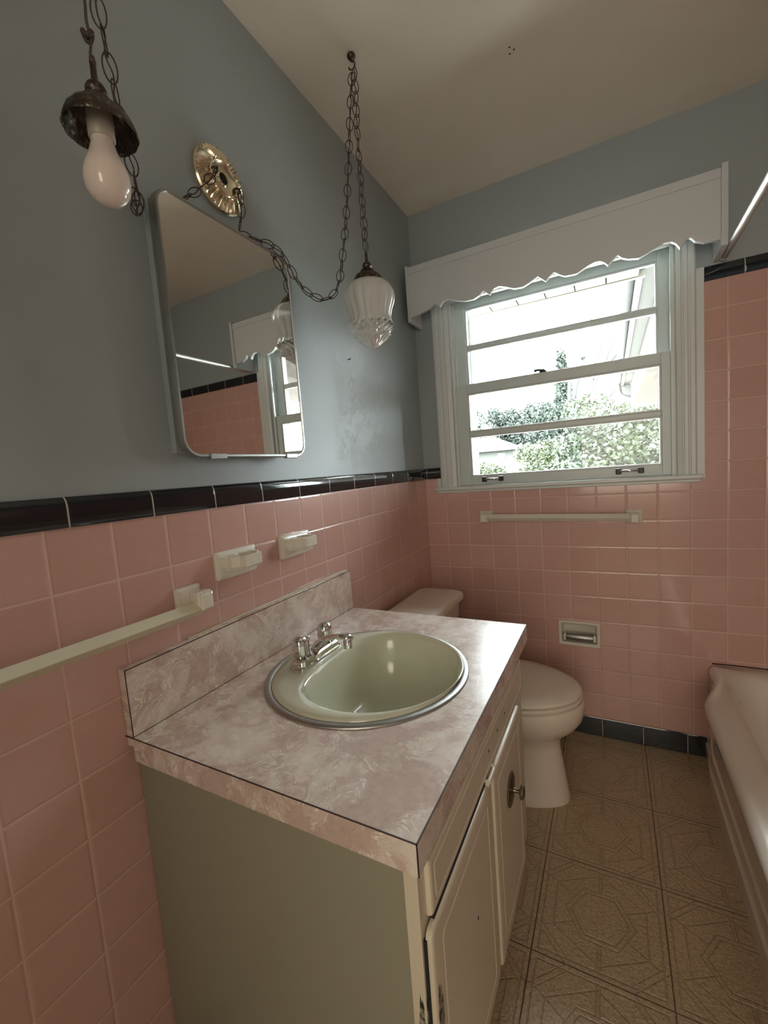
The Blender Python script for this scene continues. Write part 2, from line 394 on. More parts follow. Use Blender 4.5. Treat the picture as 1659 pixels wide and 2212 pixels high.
# casing with shallow flutes
def casing(x0, x1, flip):
    f = [(0, .012), (.10, .018), (.30, .018), (.34, .014), (.40, .014), (.44, .019), (.62, .019), (.66, .015), (.72, .015), (.76, .020), (1.0, .016)]
    pts = [(x0 + (x1 - x0) * (a if not flip else 1 - a), -d) for a, d in f]
    pts += [(pts[-1][0], .006), (pts[0][0], .006)]
    return pts
bm = bmesh.new(); prism(bm, casing(.085, .165, False), 'z', 1.121, 2.04); prism(bm, casing(1.030, 1.092, True), 'z', 1.121, 2.04)
box(bm, .165, 1.030, -.016, .006, 1.955, 2.04); box(bm, .165, 1.030, -.020, .006, 1.985, 1.995); box(bm, .165, 1.030, -.020, .006, 2.012, 2.022)
box(bm, .066, .092, -.012, .006, 1.108, 1.165)
obj('casing', bm, M['trim'], win, bevel=.0012)
wbox('sill', win, M['trim'], (.060, 1.108, -.030, .06, 1.105, 1.1215), (.066, 1.102, -.016, .006, 1.092, 1.105), bevel=.004)
# jamb with the parting tracks
bm = bmesh.new()
for s, xa in ((1, WX0), (-1, WX1)):
    for (a, b, y0, y1) in ((-.001, .006, .004, .15), (.006, .018, -.001, .012), (.006, .016, .048, .056), (.006, .018, .092, .104)):
        xs = sorted((xa + s * a, xa + s * b)); box(bm, xs[0], xs[1], y0, y1, 1.1215, 1.978)
box(bm, WX0, WX1, .004, .15, 1.975, 1.986); box(bm, WX0, WX1, .06, .17, 1.100, 1.1215)
obj('jamb', bm, M['trim'], win, bevel=.0008)
def sash(name, x0, x1, z0, z1, gx0, gx1, panes, y0, y1):
    bm = bmesh.new(); zs = [z0] + [v for p in panes for v in p] + [z1]
    box(bm, x0, gx0, y0, y1, z0, z1); box(bm, gx1, x1, y0, y1, z0, z1)
    for i in range(0, len(zs), 2):
        mid = 0 < i < len(zs) - 2
        box(bm, gx0, gx1, y0 + (.008 if mid else 0), y1, zs[i], zs[i + 1])
    o = obj(name, bm, M['sash'], win, bevel=.0018)
    for (za, zb) in panes:
        bd = bmesh.new(); t = .007
        for (a, b, c_, d) in ((gx0, gx0 + t, za, zb), (gx1 - t, gx1, za, zb), (gx0 + t, gx1 - t, za, za + t), (gx0 + t, gx1 - t, zb - t, zb)):
            box(bd, a, b, y0 + .007, y1 - .004, c_, d)
        obj('glazing_bead', bd, M['trim'], o, bevel=.0015)
        obj('glass_pane', B(gx0 + .002, gx1 - .002, (y0 + y1) / 2 + .004, (y0 + y1) / 2 + .007, za + .002, zb - .002), M['glass'], o)
    return o
ls = sash('lower_sash', .162, 1.030, 1.1225, 1.587, .228, .985, [(1.163, 1.350), (1.370, 1.545)], .014, .046)
us_ = sash('upper_sash', .170, 1.022, 1.545, 1.973, .222, .980, [(1.590, 1.752), (1.766, 1.936)], .056, .088)
for xa, xb in ((.282, .376), (.826, .922)):
    bm = bmesh.new()
    for xc in (xa + .009, xb - .009): box(bm, xc - .010, xc + .010, -.004, .014, 1.136, 1.159)
    h = obj('lift_handle', bm, M['blackmetal'], ls, bevel=.003)
    bm = bmesh.new(); tube(bm, [(xa + .012, -.002, 1.148), (xb - .012, -.002, 1.148)], .0042, 10); obj('grip_bar', bm, M['chrome'], h, smooth=True)
bm = bmesh.new(); lathe(bm, [(.016, 0), (.016, .006), (.010, .012), (.006, .016)], (.560, .033, 1.587), 16)
tube(bm, [(.560, .033, 1.598), (.540, .026, 1.601), (.525, .022, 1.598)], [.006, .005, .007], 8)
obj('sash_lock', bm, M['blackmetal'], ls, smooth=True, auto=40)
# storm window beyond the sashes
bm = bmesh.new()
for b in ((.172, .236, 1.1215, 1.96), (1.005, 1.024, 1.1215, 1.96), (.236, 1.005, 1.1215, 1.150), (.236, 1.005, 1.966, 1.976), (.236, 1.005, 1.555, 1.580)):
    box(bm, b[0], b[1], .118, .134, b[2], min(b[3], 1.974))
box(bm, .226, .232, .112, .118, 1.13, 1.95)
obj('storm_frame', bm, M['trim'], win, bevel=.002)

# ------------------------------------------------------------------ valance
val = thing('window_valance', 'white painted wooden window valance board with scalloped lower edge', 'valance', (.59, -.06, 1.9))
sc = [(0.033, 1.892), (0.078, 1.898), (0.121, 1.909), (0.146, 1.925), (0.172, 1.905), (0.180, 1.914), (0.189, 1.923), (0.209, 1.927), (0.243, 1.914), (0.282, 1.903), (0.32, 1.901), (0.345, 1.909), (0.363, 1.923), (0.387, 1.902), (0.404, 1.919), (0.427, 1.923), (0.455, 1.914), (0.483, 1.902), (0.517, 1.899), (0.543, 1.907), (0.575, 1.921), (0.603, 1.898), (0.618, 1.912), (0.634, 1.921), (0.655, 1.907), (0.672, 1.899), (0.711, 1.897), (0.749, 1.912), (0.772, 1.918), (0.79, 1.917), (0.804, 1.909), (0.816, 1.897), (0.829, 1.909), (0.847, 1.921), (0.860, 1.909), (0.878, 1.901), (0.912, 1.895), (0.946, 1.906), (0.985, 1.92), (1.007, 1.918), (1.02, 1.909), (1.031, 1.893), (1.042, 1.905), (1.057, 1.918), (1.073, 1.901), (1.097, 1.891), (1.121, 1.888), (1.141, 1.886)]
sc = [(a, 1.906 + (b - 1.906) * 1.12) if .1 < a < 1.1 else (a, b) for a, b in sc]
bm = bmesh.new()
top = 2.100
fr_ = [bm.verts.new((x_, -.130, z_)) for x_, z_ in sc]; ft = [bm.verts.new((x_, -.130, top)) for x_, z_ in sc]
br_ = [bm.verts.new((x_, -.114, z_)) for x_, z_ in sc]; bt_ = [bm.verts.new((x_, -.114, top)) for x_, z_ in sc]
for i in range(len(sc) - 1):
    bm.faces.new((fr_[i], fr_[i + 1], ft[i + 1], ft[i])); bm.faces.new((br_[i], br_[i + 1], bt_[i + 1], bt_[i]))
    bm.faces.new((fr_[i], fr_[i + 1], br_[i + 1], br_[i])); bm.faces.new((ft[i], ft[i + 1], bt_[i + 1], bt_[i]))
bm.faces.new((fr_[0], ft[0], bt_[0], br_[0])); bm.faces.new((fr_[-1], ft[-1], bt_[-1], br_[-1]))
obj('front_board', bm, M['valance'], val)
obj('side_board', B(.0215, .033, -.132, .004, 1.872, 2.112), M['valance'], val, bevel=.001)
obj('side_board', B(1.141, 1.159, -.140, .004, 1.862, 2.112), M['valance'], val, bevel=.001)
obj('top_molding', B(.033, 1.141, -.134, -.130, 2.074, 2.103), M['valance'], val, bevel=.001)

# ------------------------------------------------------------------ chain helper
def resample(pts, step):
    pts = [Vector(p) for p in pts]; out = [pts[0].copy()]; acc = 0
    for a, b in zip(pts, pts[1:]):
        L = (b - a).length; d = step - acc
        while d <= L: out.append(a + (b - a) * (d / L)); d += step
        acc = (acc + L) % step
    return out
def smooth_path(pts, n=10):
    P_ = [Vector(p) for p in pts]; out = []
    for i in range(len(P_) - 1):
        p0, p1, p2, p3 = P_[max(i - 1, 0)], P_[i], P_[i + 1], P_[min(i + 2, len(P_) - 1)]
        for k in range(n):
            t = k / n; out.append(.5 * ((2 * p1) + (p2 - p0) * t + (2 * p0 - 5 * p1 + 4 * p2 - p3) * t * t + (3 * p1 - p0 - 3 * p2 + p3) * t ** 3))
    out.append(P_[-1]); return out
def chain_bm(pts, pitch=.0305, hl=.0187, hw=.0095, wire=.0012, seed=1, a0=.6):
    bm = bmesh.new(); rnd = random.Random(seed); q = resample(smooth_path(pts), pitch)
    for i in range(len(q) - 1):
        c = (q[i] + q[i + 1]) / 2; t = (q[i + 1] - q[i]).normalized()
        a = t.cross(Vector((0, 1, 0))); a = a if a.length > .2 else t.cross(Vector((1, 0, 0))); a.normalize(); b = t.cross(a)
        ang = a0 + (PI / 2 if i % 2 else 0) + rnd.uniform(-.35, .35); s = a * math.cos(ang) + b * math.sin(ang)
        tube(bm, [c + t * hl * math.sin(2 * PI * k / 18) + s * hw * math.cos(2 * PI * k / 18) * (1 + .1 * abs(math.cos(2 * PI * k / 18))) for k in range(18)], wire, 6, closed=True)
    return bm
def cord_bm(pts, seed=3, amp=.0022, r=.0013):
    rnd = random.Random(seed); q = resample(smooth_path(pts), .006); bm = bmesh.new()
    tube(bm, [p + Vector((math.sin(i * .9 + seed), math.cos(i * .7), 0)) * amp for i, p in enumerate(q)], r, 6)
    return bm

# canopy profile common to both hanging lamps (relative to the stem top)
CAN = [(.004, .0), (.0045, -.024), (.006, -.026), (.011, -.028), (.0135, -.033), (.0135, -.038), (.010, -.042), (.016, -.045), (.020, -.049), (.021, -.052), (.0175, -.054),
       (.026, -.057), (.035, -.062), (.042, -.070), (.046, -.079), (.0495, -.088), (.0485, -.091), (.045, -.083), (.040, -.073), (.030, -.064), (.010, -.060)]
def canopy(parent, c):
    bm = bmesh.new()
    def md(t, h): return 1 + (.014 * math.sin(14 * t) if h < -.066 else .02 * math.sin(8 * t) if h < -.043 else 0)
    lathe(bm, [(r * (.96 if r > .03 else 1), h) for r, h in CAN], c, 56, mod=md); return obj('canopy', bm, M['bronze'], parent, smooth=True, auto=50)

# ---- left lamp: bare bulb, shade missing
L1P = Vector((.180, -1.555, 1.818))
la = thing('pendant_lamp', 'hanging lamp without its shade, bare white bulb in a bronze canopy, left of the mirror', 'lamp', (L1P.x, L1P.y, 1.63), group='swag lamps beside the mirror')
canopy(la, L1P)
bm = bmesh.new(); lathe(bm, [(.017, -.060), (.017, -.098), (.0155, -.100)], L1P, 24); obj('socket', bm, M['socket'], la, smooth=True, auto=40)
BP = [(.0140, -.090), (.0145, -.100), (.0155, -.107), (.0185, -.117), (.0230, -.128), (.0275, -.139), (.0300, -.150), (.0300, -.159), (.0275, -.170), (.0215, -.179), (.013, -.1855), (.004, -.188)]
bm = bmesh.new(); lathe(bm, BP, L1P, 36); obj('bulb', bm, M['bulb'], la, smooth=True)
h1 = Vector((.180, -1.555, H))
st = L1P + Vector((0, 0, .062))
obj('chain', chain_bm([h1 + Vector((.0, 0, -.05)), st + Vector((-.004, -.004, .30)), st + Vector((-.003, -.003, .012))], seed=4, a0=.1), M['chain'], la, smooth=True)
bm = cord_bm([h1 + Vector((0, 0, -.055)), st + Vector((-.003, -.002, .2)), st, L1P + Vector((0, 0, -.001))], amp=.0012, r=.0019)
k0 = st + Vector((-.003, 0, -.020)); tube(bm, [k0 + Vector((.006 * math.cos(a), .005 * math.sin(a), .0045 * math.sin(2 * a) - .003)) for a in [i * 2 * PI / 16 for i in range(16)]], .0035, 8, closed=True)
tube(bm, [L1P + Vector((0, 0, .001)), L1P + Vector((0, 0, .010))], [.0045, .0035], 10)
obj('cord', bm, M['cord'], la, smooth=True)
# swag from the mirror's upper left corner to the hook (runs on above the picture)
cor = Vector((.026, -1.392, 1.775))
def hook_thing(p, label):
    h = thing('ceiling_hook', label, 'hook', p, group='swag hooks in the ceiling')
    bm = bmesh.new(); lathe(bm, [(.011, 0), (.012, -.004), (.009, -.010), (.004, -.014)], p, 20); obj('hook_plate', bm, M['bronze'], h, smooth=True)
    bm = bmesh.new(); pts = [(0, 0, -.012)] + [(.010 * math.sin(a), 0, -.024 - .010 * (1 - math.cos(a)) + .006) for a in [i * PI / 10 for i in range(0, 16)]]
    tube(bm, [Vector(p) + Vector(q) for q in pts], .0021, 8); obj('hook_wire', bm, M['bronze'], h, smooth=True)
hook_thing(h1, 'ceiling hook straight above the bare bulb lamp')
h2 = Vector((.187, -.795, H))
hook_thing(h2, 'small dark ceiling hook holding the frosted glass lamp')
def swag(pts, seed, **k): return chain_bm(pts, seed=seed, **k)
SL = [h1 + Vector((.0, 0, -.045)), (.172, -1.546, 2.15), (.150, -1.521, 1.99), (.112, -1.481, 1.885), (.072, -1.440, 1.815), (.045, -1.412, 1.785), (.032, -1.402, 1.768), (.026, -1.404, 1.738), (.022, -1.402, 1.755), (.018, -1.396, 1.795)]
sw1 = thing('swag_chain', 'bronze swag chain looping from the mirror corner up past the bare bulb lamp', 'chain', (.11, -1.48, 1.8), group='swag chains')
obj('links', swag(SL, 11), M['chain'], sw1, smooth=True)
obj('cord', cord_bm(SL, 5), M['cord'], sw1, smooth=True)

# ---- right lamp with frosted tulip glass
L2P = Vector((.187, -.795, 1.860))
lb = thing('pendant_lamp', 'hanging lamp with ribbed frosted glass shade and cut crystal tip', 'lamp', (L2P.x, L2P.y, 1.59), group='swag lamps beside the mirror')
canopy(lb, L2P)
RB = [(.046, -.084), (.058, -.090), (.067, -.100), (.072, -.112), (.0735, -.124), (.0725, -.137), (.0690, -.150), (.0640, -.163), (.0600, -.176), (.0590, -.188), (.0605, -.197), (.0630, -.204), (.0640, -.207)]
bm = bmesh.new(); lathe(bm, RB, L2P, 120, mod=lambda t, h: 1 + .10 * (abs(math.cos(8 * t)) ** .5 - .7) * min(1, max(.1, (-h - .080) / .06)), cap0=True, cap1=False)
sh = obj('glass_shade', bm, M['frosted'], lb, smooth=True)
bm = bmesh.new(); n = 36; rows = [(.0630, -.207), (.0575, -.215), (.0585, -.2235), (.0500, -.231), (.0510, -.239), (.0410, -.2455), (.0400, -.251), (.0320, -.255)]
rings = []
for i, (r, h) in enumerate(rows):
    rings.append([(L2P.x + r * (1 + (.12 if (k + i) % 2 else -.10)) * math.cos(2 * PI * k / n), L2P.y + r * (1 + (.12 if (k + i) % 2 else -.10)) * math.sin(2 * PI * k / n), L2P.z + h + (.003 if (k + i) % 2 else 0)) for k in range(n)])
rings.append([(L2P.x + .020 * (1 + .06 * ((k // 4) % 2)) * math.cos(2 * PI * k / n), L2P.y + .020 * (1 + .06 * ((k // 4) % 2)) * math.sin(2 * PI * k / n), L2P.z - .264) for k in range(n)])
rings.append([(L2P.x + .002 * math.cos(2 * PI * k / n), L2P.y + .002 * math.sin(2 * PI * k / n), L2P.z - .274) for k in range(n)])
loft(bm, rings, False, True); obj('crystal_tip', bm, M['crystal'], lb)
top2 = h2 + Vector((.006, 0, -.040))
obj('chain', chain_bm([top2, L2P + Vector((.002, -.002, .3)), L2P + Vector((0, 0, .004))], seed=8, a0=.5), M['chain'], lb, smooth=True)
obj('cord', cord_bm([top2, L2P + Vector((.002, -.002, .3)), L2P], 6, r=.0012), M['cord'], lb, smooth=True)
SR = [(.024, -1.135, 1.818), (.038, -1.085, 1.822), (.058, -1.030, 1.810), (.060, -.990, 1.772), (.070, -.962, 1.738), (.083, -.935, 1.722), (.100, -.908, 1.715), (.114, -.885, 1.728), (.128, -.862, 1.772), (.139, -.845, 1.86), (.150, -.832, 1.95), (.163, -.817, 2.10), (.176, -.804, 2.25), (.186, -.795, 2.352)]
sw2 = thing('swag_chain', 'bronze swag chain draped over the mirror top and up to the glass lamp hook', 'chain', (.1, -.91, 1.72), group='swag chains')
obj('links', swag(SR, 21), M['chain'], sw2, smooth=True)
obj('cord', cord_bm(SR, 9), M['cord'], sw2, smooth=True)

# ------------------------------------------------------------------ brass wall canopy above the mirror
RC = Vector((-.006, -1.158, 1.938))
ros = thing('wall_canopy', 'round embossed brass canopy plate with dark centre hole above the mirror', 'ornament', RC)
bm = bmesh.new(); n = 120
prof = [(.074, .0), (.074, .007), (.071, .011), (.066, .011), (.060, .015), (.050, .020), (.043, .022), (.040, .020), (.037, .022), (.034, .019), (.024, .016), (.017, .016), (.0145, .019), (.0125, .019), (.011, .012)]
def mdr(t, h): return 1
rings = []
for i, (r, h) in enumerate(prof):
    rings.append([(RC.x + h + (.0032 * math.sin(34 * t) + .0012 * math.sin(68 * t) if .042 < r < .067 else 0), RC.y + r * math.cos(t), RC.z + r * math.sin(t)) for t in [2 * PI * k / n for k in range(n)]])
loft(bm, rings, True, False); obj('brass_plate', bm, M['brass'], ros, smooth=True, auto=30)
bm = bmesh.new(); lathe(bm, [(.0115, 0.0135), (.0115, .0145)], RC, 24, axis='x'); obj('centre_hole', bm, M['dark'], ros)
for dy, dz in ((-.036, .003), (.030, -.010)):
    bm = bmesh.new(); c = RC + Vector((.022, dy, dz)); tube(bm, [c + Vector((-.006, 0, 0)), c + Vector((.008, 0, 0)), c + Vector((.015, 0, -.004)), c + Vector((.015, 0, -.012)), c + Vector((.008, 0, -.015))], .003, 8)
    obj('chain_loop', bm, M['chain'], ros, smooth=True)
for k, (pts, lab) in enumerate((([(.034, -1.196, 1.932), (.036, -1.222, 1.895), (.030, -1.250, 1.862), (.024, -1.285, 1.828), (.022, -1.315, 1.808), (.022, -1.345, 1.806)], 'short chain end hanging from the left side of the brass canopy'),
                                ([(.034, -1.128, 1.920), (.032, -1.127, 1.885), (.028, -1.132, 1.850), (.026, -1.138, 1.818)], 'short chain end hanging from the right side of the brass canopy'))):
    c_ = thing('chain_end', lab, 'chain', pts[-1], group='chain ends below the brass canopy')
    obj('links', chain_bm(pts, seed=30 + k), M['chain'], c_, smooth=True); obj('cord', cord_bm(pts, 3 + k), M['cord'], c_, smooth=True)

# ------------------------------------------------------------------ mirrored medicine cabinet
mc = thing('medicine_cabinet', 'mirror-fronted medicine cabinet with thin metal frame on the left wall', 'mirror cabinet', (.02, -1.175, 1.28))
my0, my1, mz0, mz1 = -1.379, -.985, 1.277, 1.808
bm = bmesh.new(); box(bm, -.006, .010, my0 + .010, my1 - .012, mz0 + .012, mz1 - .012)
obj('wall_flange', bm, M['paint'], mc, bevel=.002)
obj('cabinet_body', B(.008, .034, my0 + .022, my1 - .022, mz0 + .02, mz1 - .02), M['steel'], mc)
def rr(e, r): return rrect(my0 + e, my1 - e, mz0 + e, mz1 - e, r, 8)
bm = bmesh.new()
rings = [[(x_, p[0], p[1]) for p in rr(e, r)] for x_, e, r in ((.030, .003, .037), (.030, 0, .040), (.044, 0, .040), (.049, .0018, .038), (.049, .0060, .034), (.0462, .0075, .0325))]
loft(bm, rings, True, False); obj('mirror_frame', bm, M['steel'], mc, smooth=True, auto=35)
bm = bmesh.new(); loft(bm, [[(.045, p[0], p[1]) for p in rr(.0070, .033)], [(.0465, p[0], p[1]) for p in rr(.0070, .033)]]); obj('mirror_glass', bm, M['mirror'], mc)
for yc in (-1.295, -1.05):
    obj('bottom_clip', B(.040, .052, yc - .022, yc + .022, mz0 - .004, mz0 + .008), M['steel'], mc, bevel=.0015)

# ------------------------------------------------------------------ towel bars
def towel_post(parent, origin, out, along, sgn, label=None):
    """ceramic post: origin on wall (centre of plate), out = unit normal, along = unit toward bar"""
    o, u, a, z = Vector(origin), Vector(out), Vector(along), Vector((0, 0, 1))
    bm = bmesh.new()
    def ring(d, ha, hz, off=0): return [o + u * d + a * (off + sa * ha) + z * (sz * hz) for sa, sz in ((-1, -1), (1, -1), (1, 1), (-1, 1))]
    loft(bm, [ring(0, .030, .027), ring(.008, .030, .027), ring(.013, .024, .021), ring(.014, .018, .017), ring(.030, .015, .0165), ring(.036, .017, .019), ring(.058, .017, .020), ring(.060, .014, .018), ring(.066, .014, .018), ring(.070, .011, .013)])
    return obj('bracket', bm, M['ceramic'], parent, bevel=.002)
def square_bar(parent, p0, p1, s, mat):
    p0, p1 = Vector(p0), Vector(p1); t = (p1 - p0).normalized(); z = Vector((0, 0, 1)); b = t.cross(z)
    bm = bmesh.new(); loft(bm, [[p + z * s, p + b * s, p - z * s, p - b * s] for p in (p0, p1)]); p = obj('bar', bm, mat, parent, bevel=.0015); return p
tb = thing('towel_bar', 'long cream square towel bar with ceramic brackets on the pink left wall beside the vanity', 'towel bar', (0, -1.7, .962), group='towel bars')
towel_post(tb, (0, -1.380, .980), (1, 0, 0), (0, -1, 0), 1); towel_post(tb, (0, -2.03, .980), (1, 0, 0), (0, 1, 0), 1)
square_bar(tb, (.049, -1.388, .9655), (.049, -2.022, .9715), .0155, M['bar'])
tb2 = thing('towel_bar', 'white square towel bar with ceramic brackets on the tiled wall under the window', 'towel bar', (.59, 0, .97), group='towel bars')
towel_post(tb2, (.294, 0, .974), (0, -1, 0), (1, 0, 0), 1); towel_post(tb2, (.886, 0, .965), (0, -1, 0), (-1, 0, 0), 1)
square_bar(tb2, (.300, -.049, .975), (.880, -.049, .967), .0160, M['ceramic'])

# ------------------------------------------------------------------ ceramic cup holders
def cup_holder(yc, zc, label, extra):
    h = thing('toothbrush_holder', label, 'holder', (0, yc, zc), group='ceramic holders above the basin')
    w2, hz = (.0625, .033)
    bm = bmesh.new()
    rings = []
    for d, e in ((0, 0), (.006, 0), (.011, .004), (.013, .010)):
        rings.append([(d, yc + a, zc + b) for a, b in rrect(-w2 + e, w2 - e, -hz + e, hz - e, .004, 3)])
    loft(bm, rings); obj('back_plate', bm, M['ceramic'], h, smooth=True, auto=35)
    # tray with stepped outline and a round cup opening
    zt, zb = zc + .021, zc - .013
    out = [(.010, -.050), (.022, -.050), (.026, -.044), (.036, -.044), (.050, -.030), (.060, -.030), (.063, -.024), (.068, -.020), (.068, .020), (.063, .024), (.060, .030), (.050, .030), (.036, .044), (.026, .044), (.022, .050), (.010, .050)]
    # densify and pair with the hole circle by angle
    cx, rad = .038, .0250; pts = []
    for (a, b), (c2, d2) in zip(out, out[1:] + out[:1]):
        for k in range(4): pts.append((a + (c2 - a) * k / 4, b + (d2 - b) * k / 4))
    pts.sort(key=lambda p: math.atan2(p[1], p[0] - cx))
    inn = [(cx + rad * math.cos(math.atan2(p[1], p[0] - cx)), rad * math.sin(math.atan2(p[1], p[0] - cx))) for p in pts]
    bm = bmesh.new(); Y = lambda p, z_, s=1: (p[0], yc + p[1] * s, z_)
    loop = [[Y(p, zt) for p in inn], [Y(p, zt + .002) for p in [((i[0] * .8 + o2[0] * .2), (i[1] * .8 + o2[1] * .2)) for i, o2 in zip(inn, pts)]], [Y(p, zt) for p in pts], [Y(p, zt - .024) for p in pts],
            [Y((.010 + (p[0] - .010) * .80, p[1] * .86), zb) for p in pts], [Y(p, zb) for p in inn], [Y(p, zt) for p in inn]]
    loft(bm, loop, False, False); bmesh.ops.remove_doubles(bm, verts=bm.verts, dist=1e-5)
    obj('tray', bm, M['ceramic'], h, bevel=.0008)
    if extra:
        for yy in (-.036, .036):
            bm = bmesh.new(); lathe(bm, [(.0052, zt - zc + .0002), (.0052, zt - zc + .0006)], (.022, yc + yy, zc), 14); obj('brush_hole', bm, M['dark'], h)
    return h
cup_holder(-1.238, 1.028, 'white ceramic toothbrush and tumbler holder, the one nearer the long towel bar', True)
cup_holder(-1.018, 1.031, 'white ceramic tumbler holder, the one nearer the window', False)

# ------------------------------------------------------------------ vanity
VX, VY0, VY1, VT, VB = .592, -1.540, -.772, .765, .72
van = thing('vanity_cabinet', 'cream painted bathroom vanity cabinet with two doors under the marbled countertop', 'cabinet', (.29, -1.15, 0))
BX, BY0, BY1 = .582, -1.523, -.845
bm = bmesh.new()
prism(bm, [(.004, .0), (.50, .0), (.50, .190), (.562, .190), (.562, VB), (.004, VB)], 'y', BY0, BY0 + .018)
obj('side_panel', bm, M['cream_shaded'], van)
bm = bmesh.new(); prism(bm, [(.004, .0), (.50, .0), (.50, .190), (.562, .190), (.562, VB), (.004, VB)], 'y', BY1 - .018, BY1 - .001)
obj('side_panel', bm, M['cream_shaded'], van)
bm = bmesh.new(); box(bm, .50, .515, BY0 + .018, BY1 - .018, 0, .190); box(bm, .515, .562, BY0 + .018, BY1 - .018, .190, .205); obj('toe_kick', bm, M['cream_shaded'], van)
bm = bmesh.new()
box(bm, .562, BX, BY0 - .004, BY0 + .026, .190, VB); box(bm, .562, BX, -.952, BY1, .190, VB); box(bm, .562, BX, BY0 + .026, -.952, .60, VB)
box(bm, .562, BX, BY0 + .026, -.952, .190, .22); box(bm, .562, BX, -1.225, -1.195, .22, .60)
obj('face_frame', bm, M['cream'], van, bevel=.0012)
obj('cavity_back', B(.535, .540, BY0 + .018, BY1 - .018, .21, VB), M['dark'], van)
# routed false drawer front
def routed(name, y0, y1, z0, z1, x0, x1, inset, corner, parent):
    """overlay front with rounded edge and a routed line; face at x1"""
    bm = bmesh.new()
    def rg(x_, e, r): return [(x_, p[0], p[1]) for p in rrect(y0 + e, y1 - e, z0 + e, z1 - e, max(r, .002), 6)]
    rings = [rg(x0, .0, corner), rg(x1 - .005, .0, corner), rg(x1 - .002, .0012, corner), rg(x1 - .0006, .003, corner), rg(x1, .006, corner), rg(x1, inset - .003, corner * .7),
             rg(x1 - .0016, inset - .0012, corner * .7), rg(x1 - .0016, inset + .0012, corner * .7), rg(x1, inset + .003, corner * .7)]
    loft(bm, rings); return obj(name, bm, M['cream'], parent, smooth=True, auto=25)
routed('false_drawer_front', -1.505, -.866, .6265, .708, BX, .590, .014, .004, van)
d1 = routed('door', -1.520, -1.213, .203, .621, BX + .0025, .594, .034, .012, van)
d2 = routed('door', -1.206, -.938, .203, .622, BX + .0025, .597, .034, .010, van)
# worn dark patch and gap round the lower hinge side of the near door
bm = bmesh.new(); box(bm, BX + .0002, BX + .0045, -1.5225, -1.516, .21, .610); box(bm, BX + .0002, BX + .0075, -1.5, -1.23, .6212, .6263); obj('shadow_gap', bm, M['dark'], van)
m = new_mat('worn_dark_paint', (.03, .025, .02), .7); nt, vec, x, y, z = coords(m)
setin(m, 'Base Color', mixc(nt, noise(nt, vec, 70, 5, .7).smooth(.42, .62), (.02, .016, .012), (.34, .29, .21))); M['worn'] = m
def blotch(name, x_, cy, cz, ry, rz, parent, seed, dx=.0006):
    rnd = random.Random(seed); bm = bmesh.new()
    ring = [(x_ + dx, cy + ry * (1 + rnd.uniform(-.25, .25)) * math.cos(2 * PI * k / 26), cz + rz * (1 + rnd.uniform(-.3, .3)) * math.sin(2 * PI * k / 26)) for k in range(26)]
    loft(bm, [[(p[0] - dx - .0004, p[1], p[2]) for p in ring], ring]); return obj(name, bm, M['worn'], parent)
blotch('worn_patch', BX, -1.5235, .480, .0030, .050, van, 3)
blotch('worn_patch', .594, -1.507, .480, .0075, .055, d1, 5)
rnd0 = random.Random(12); ring = [(.5755 + .0055 * (1 + rnd0.uniform(-.3, .3)) * math.cos(2 * PI * k / 24), .475 + .048 * (1 + rnd0.uniform(-.35, .35)) * math.sin(2 * PI * k / 24)) for k in range(24)]
bm = bmesh.new(); prism(bm, ring, 'y', BY0 - .0046, BY0 - .0041); obj('worn_patch', bm, M['worn'], van)
bm = bmesh.new()
for (yy, zz) in ((-1.335, .452),): lathe(bm, [(.003, 0), (.003, .0006)], (.594, yy, zz), 10, axis='x')
obj('screw_hole', bm, M['dark'], d1)
for (yy, zz) in ((-1.065, .668), (-1.132, .668), (-1.203, .668)):
    bm = bmesh.new(); lathe(bm, [(.0028, 0), (.0028, .0006)], (.590, yy, zz), 10, axis='x'); obj('screw_hole', bm, M['dark'], van)
# brass-toned butt of the latch between the doors
bm = bmesh.new(); lathe(bm, [(.0045, -.022), (.0045, .022)], (.5945, -1.2095, .6240), 12, axis='y'); box(bm, .588, .597, -1.236, -1.230, .619, .629); box(bm, .588, .597, -1.190, -1.182, .619, .629)
obj('latch', bm, M['cream'], van, bevel=.0008)
kn = thing('x', None, None); bpy.data.objects.remove(kn)
kc = Vector((.597, -1.075, .497)); bm = bmesh.new()
def md2(t, h): return 1 + .03 * math.sin(22 * t)
lathe(bm, [(.034, 0), (.035, .0015), (.033, .0035), (.028, .003), (.024, .005), (.012, .0065), (.006, .008)], kc, 66, axis='x', mod=md2)
kp = obj('knob_plate', bm, M['pewter'], d2, smooth=True, auto=35); kp.parent = d2; kp.matrix_parent_inverse = Matrix.Identity(4)
bm = bmesh.new(); lathe(bm, [(.0055, .006), (.0045, .016), (.006, .020), (.0145, .022), (.0155, .025), (.013, .029), (.006, .031)], kc, 28, axis='x')
kb = obj('knob', bm, M['pewter'], d2, smooth=True, auto=40); kb.parent = d2; kb.matrix_parent_inverse = Matrix.Identity(4)

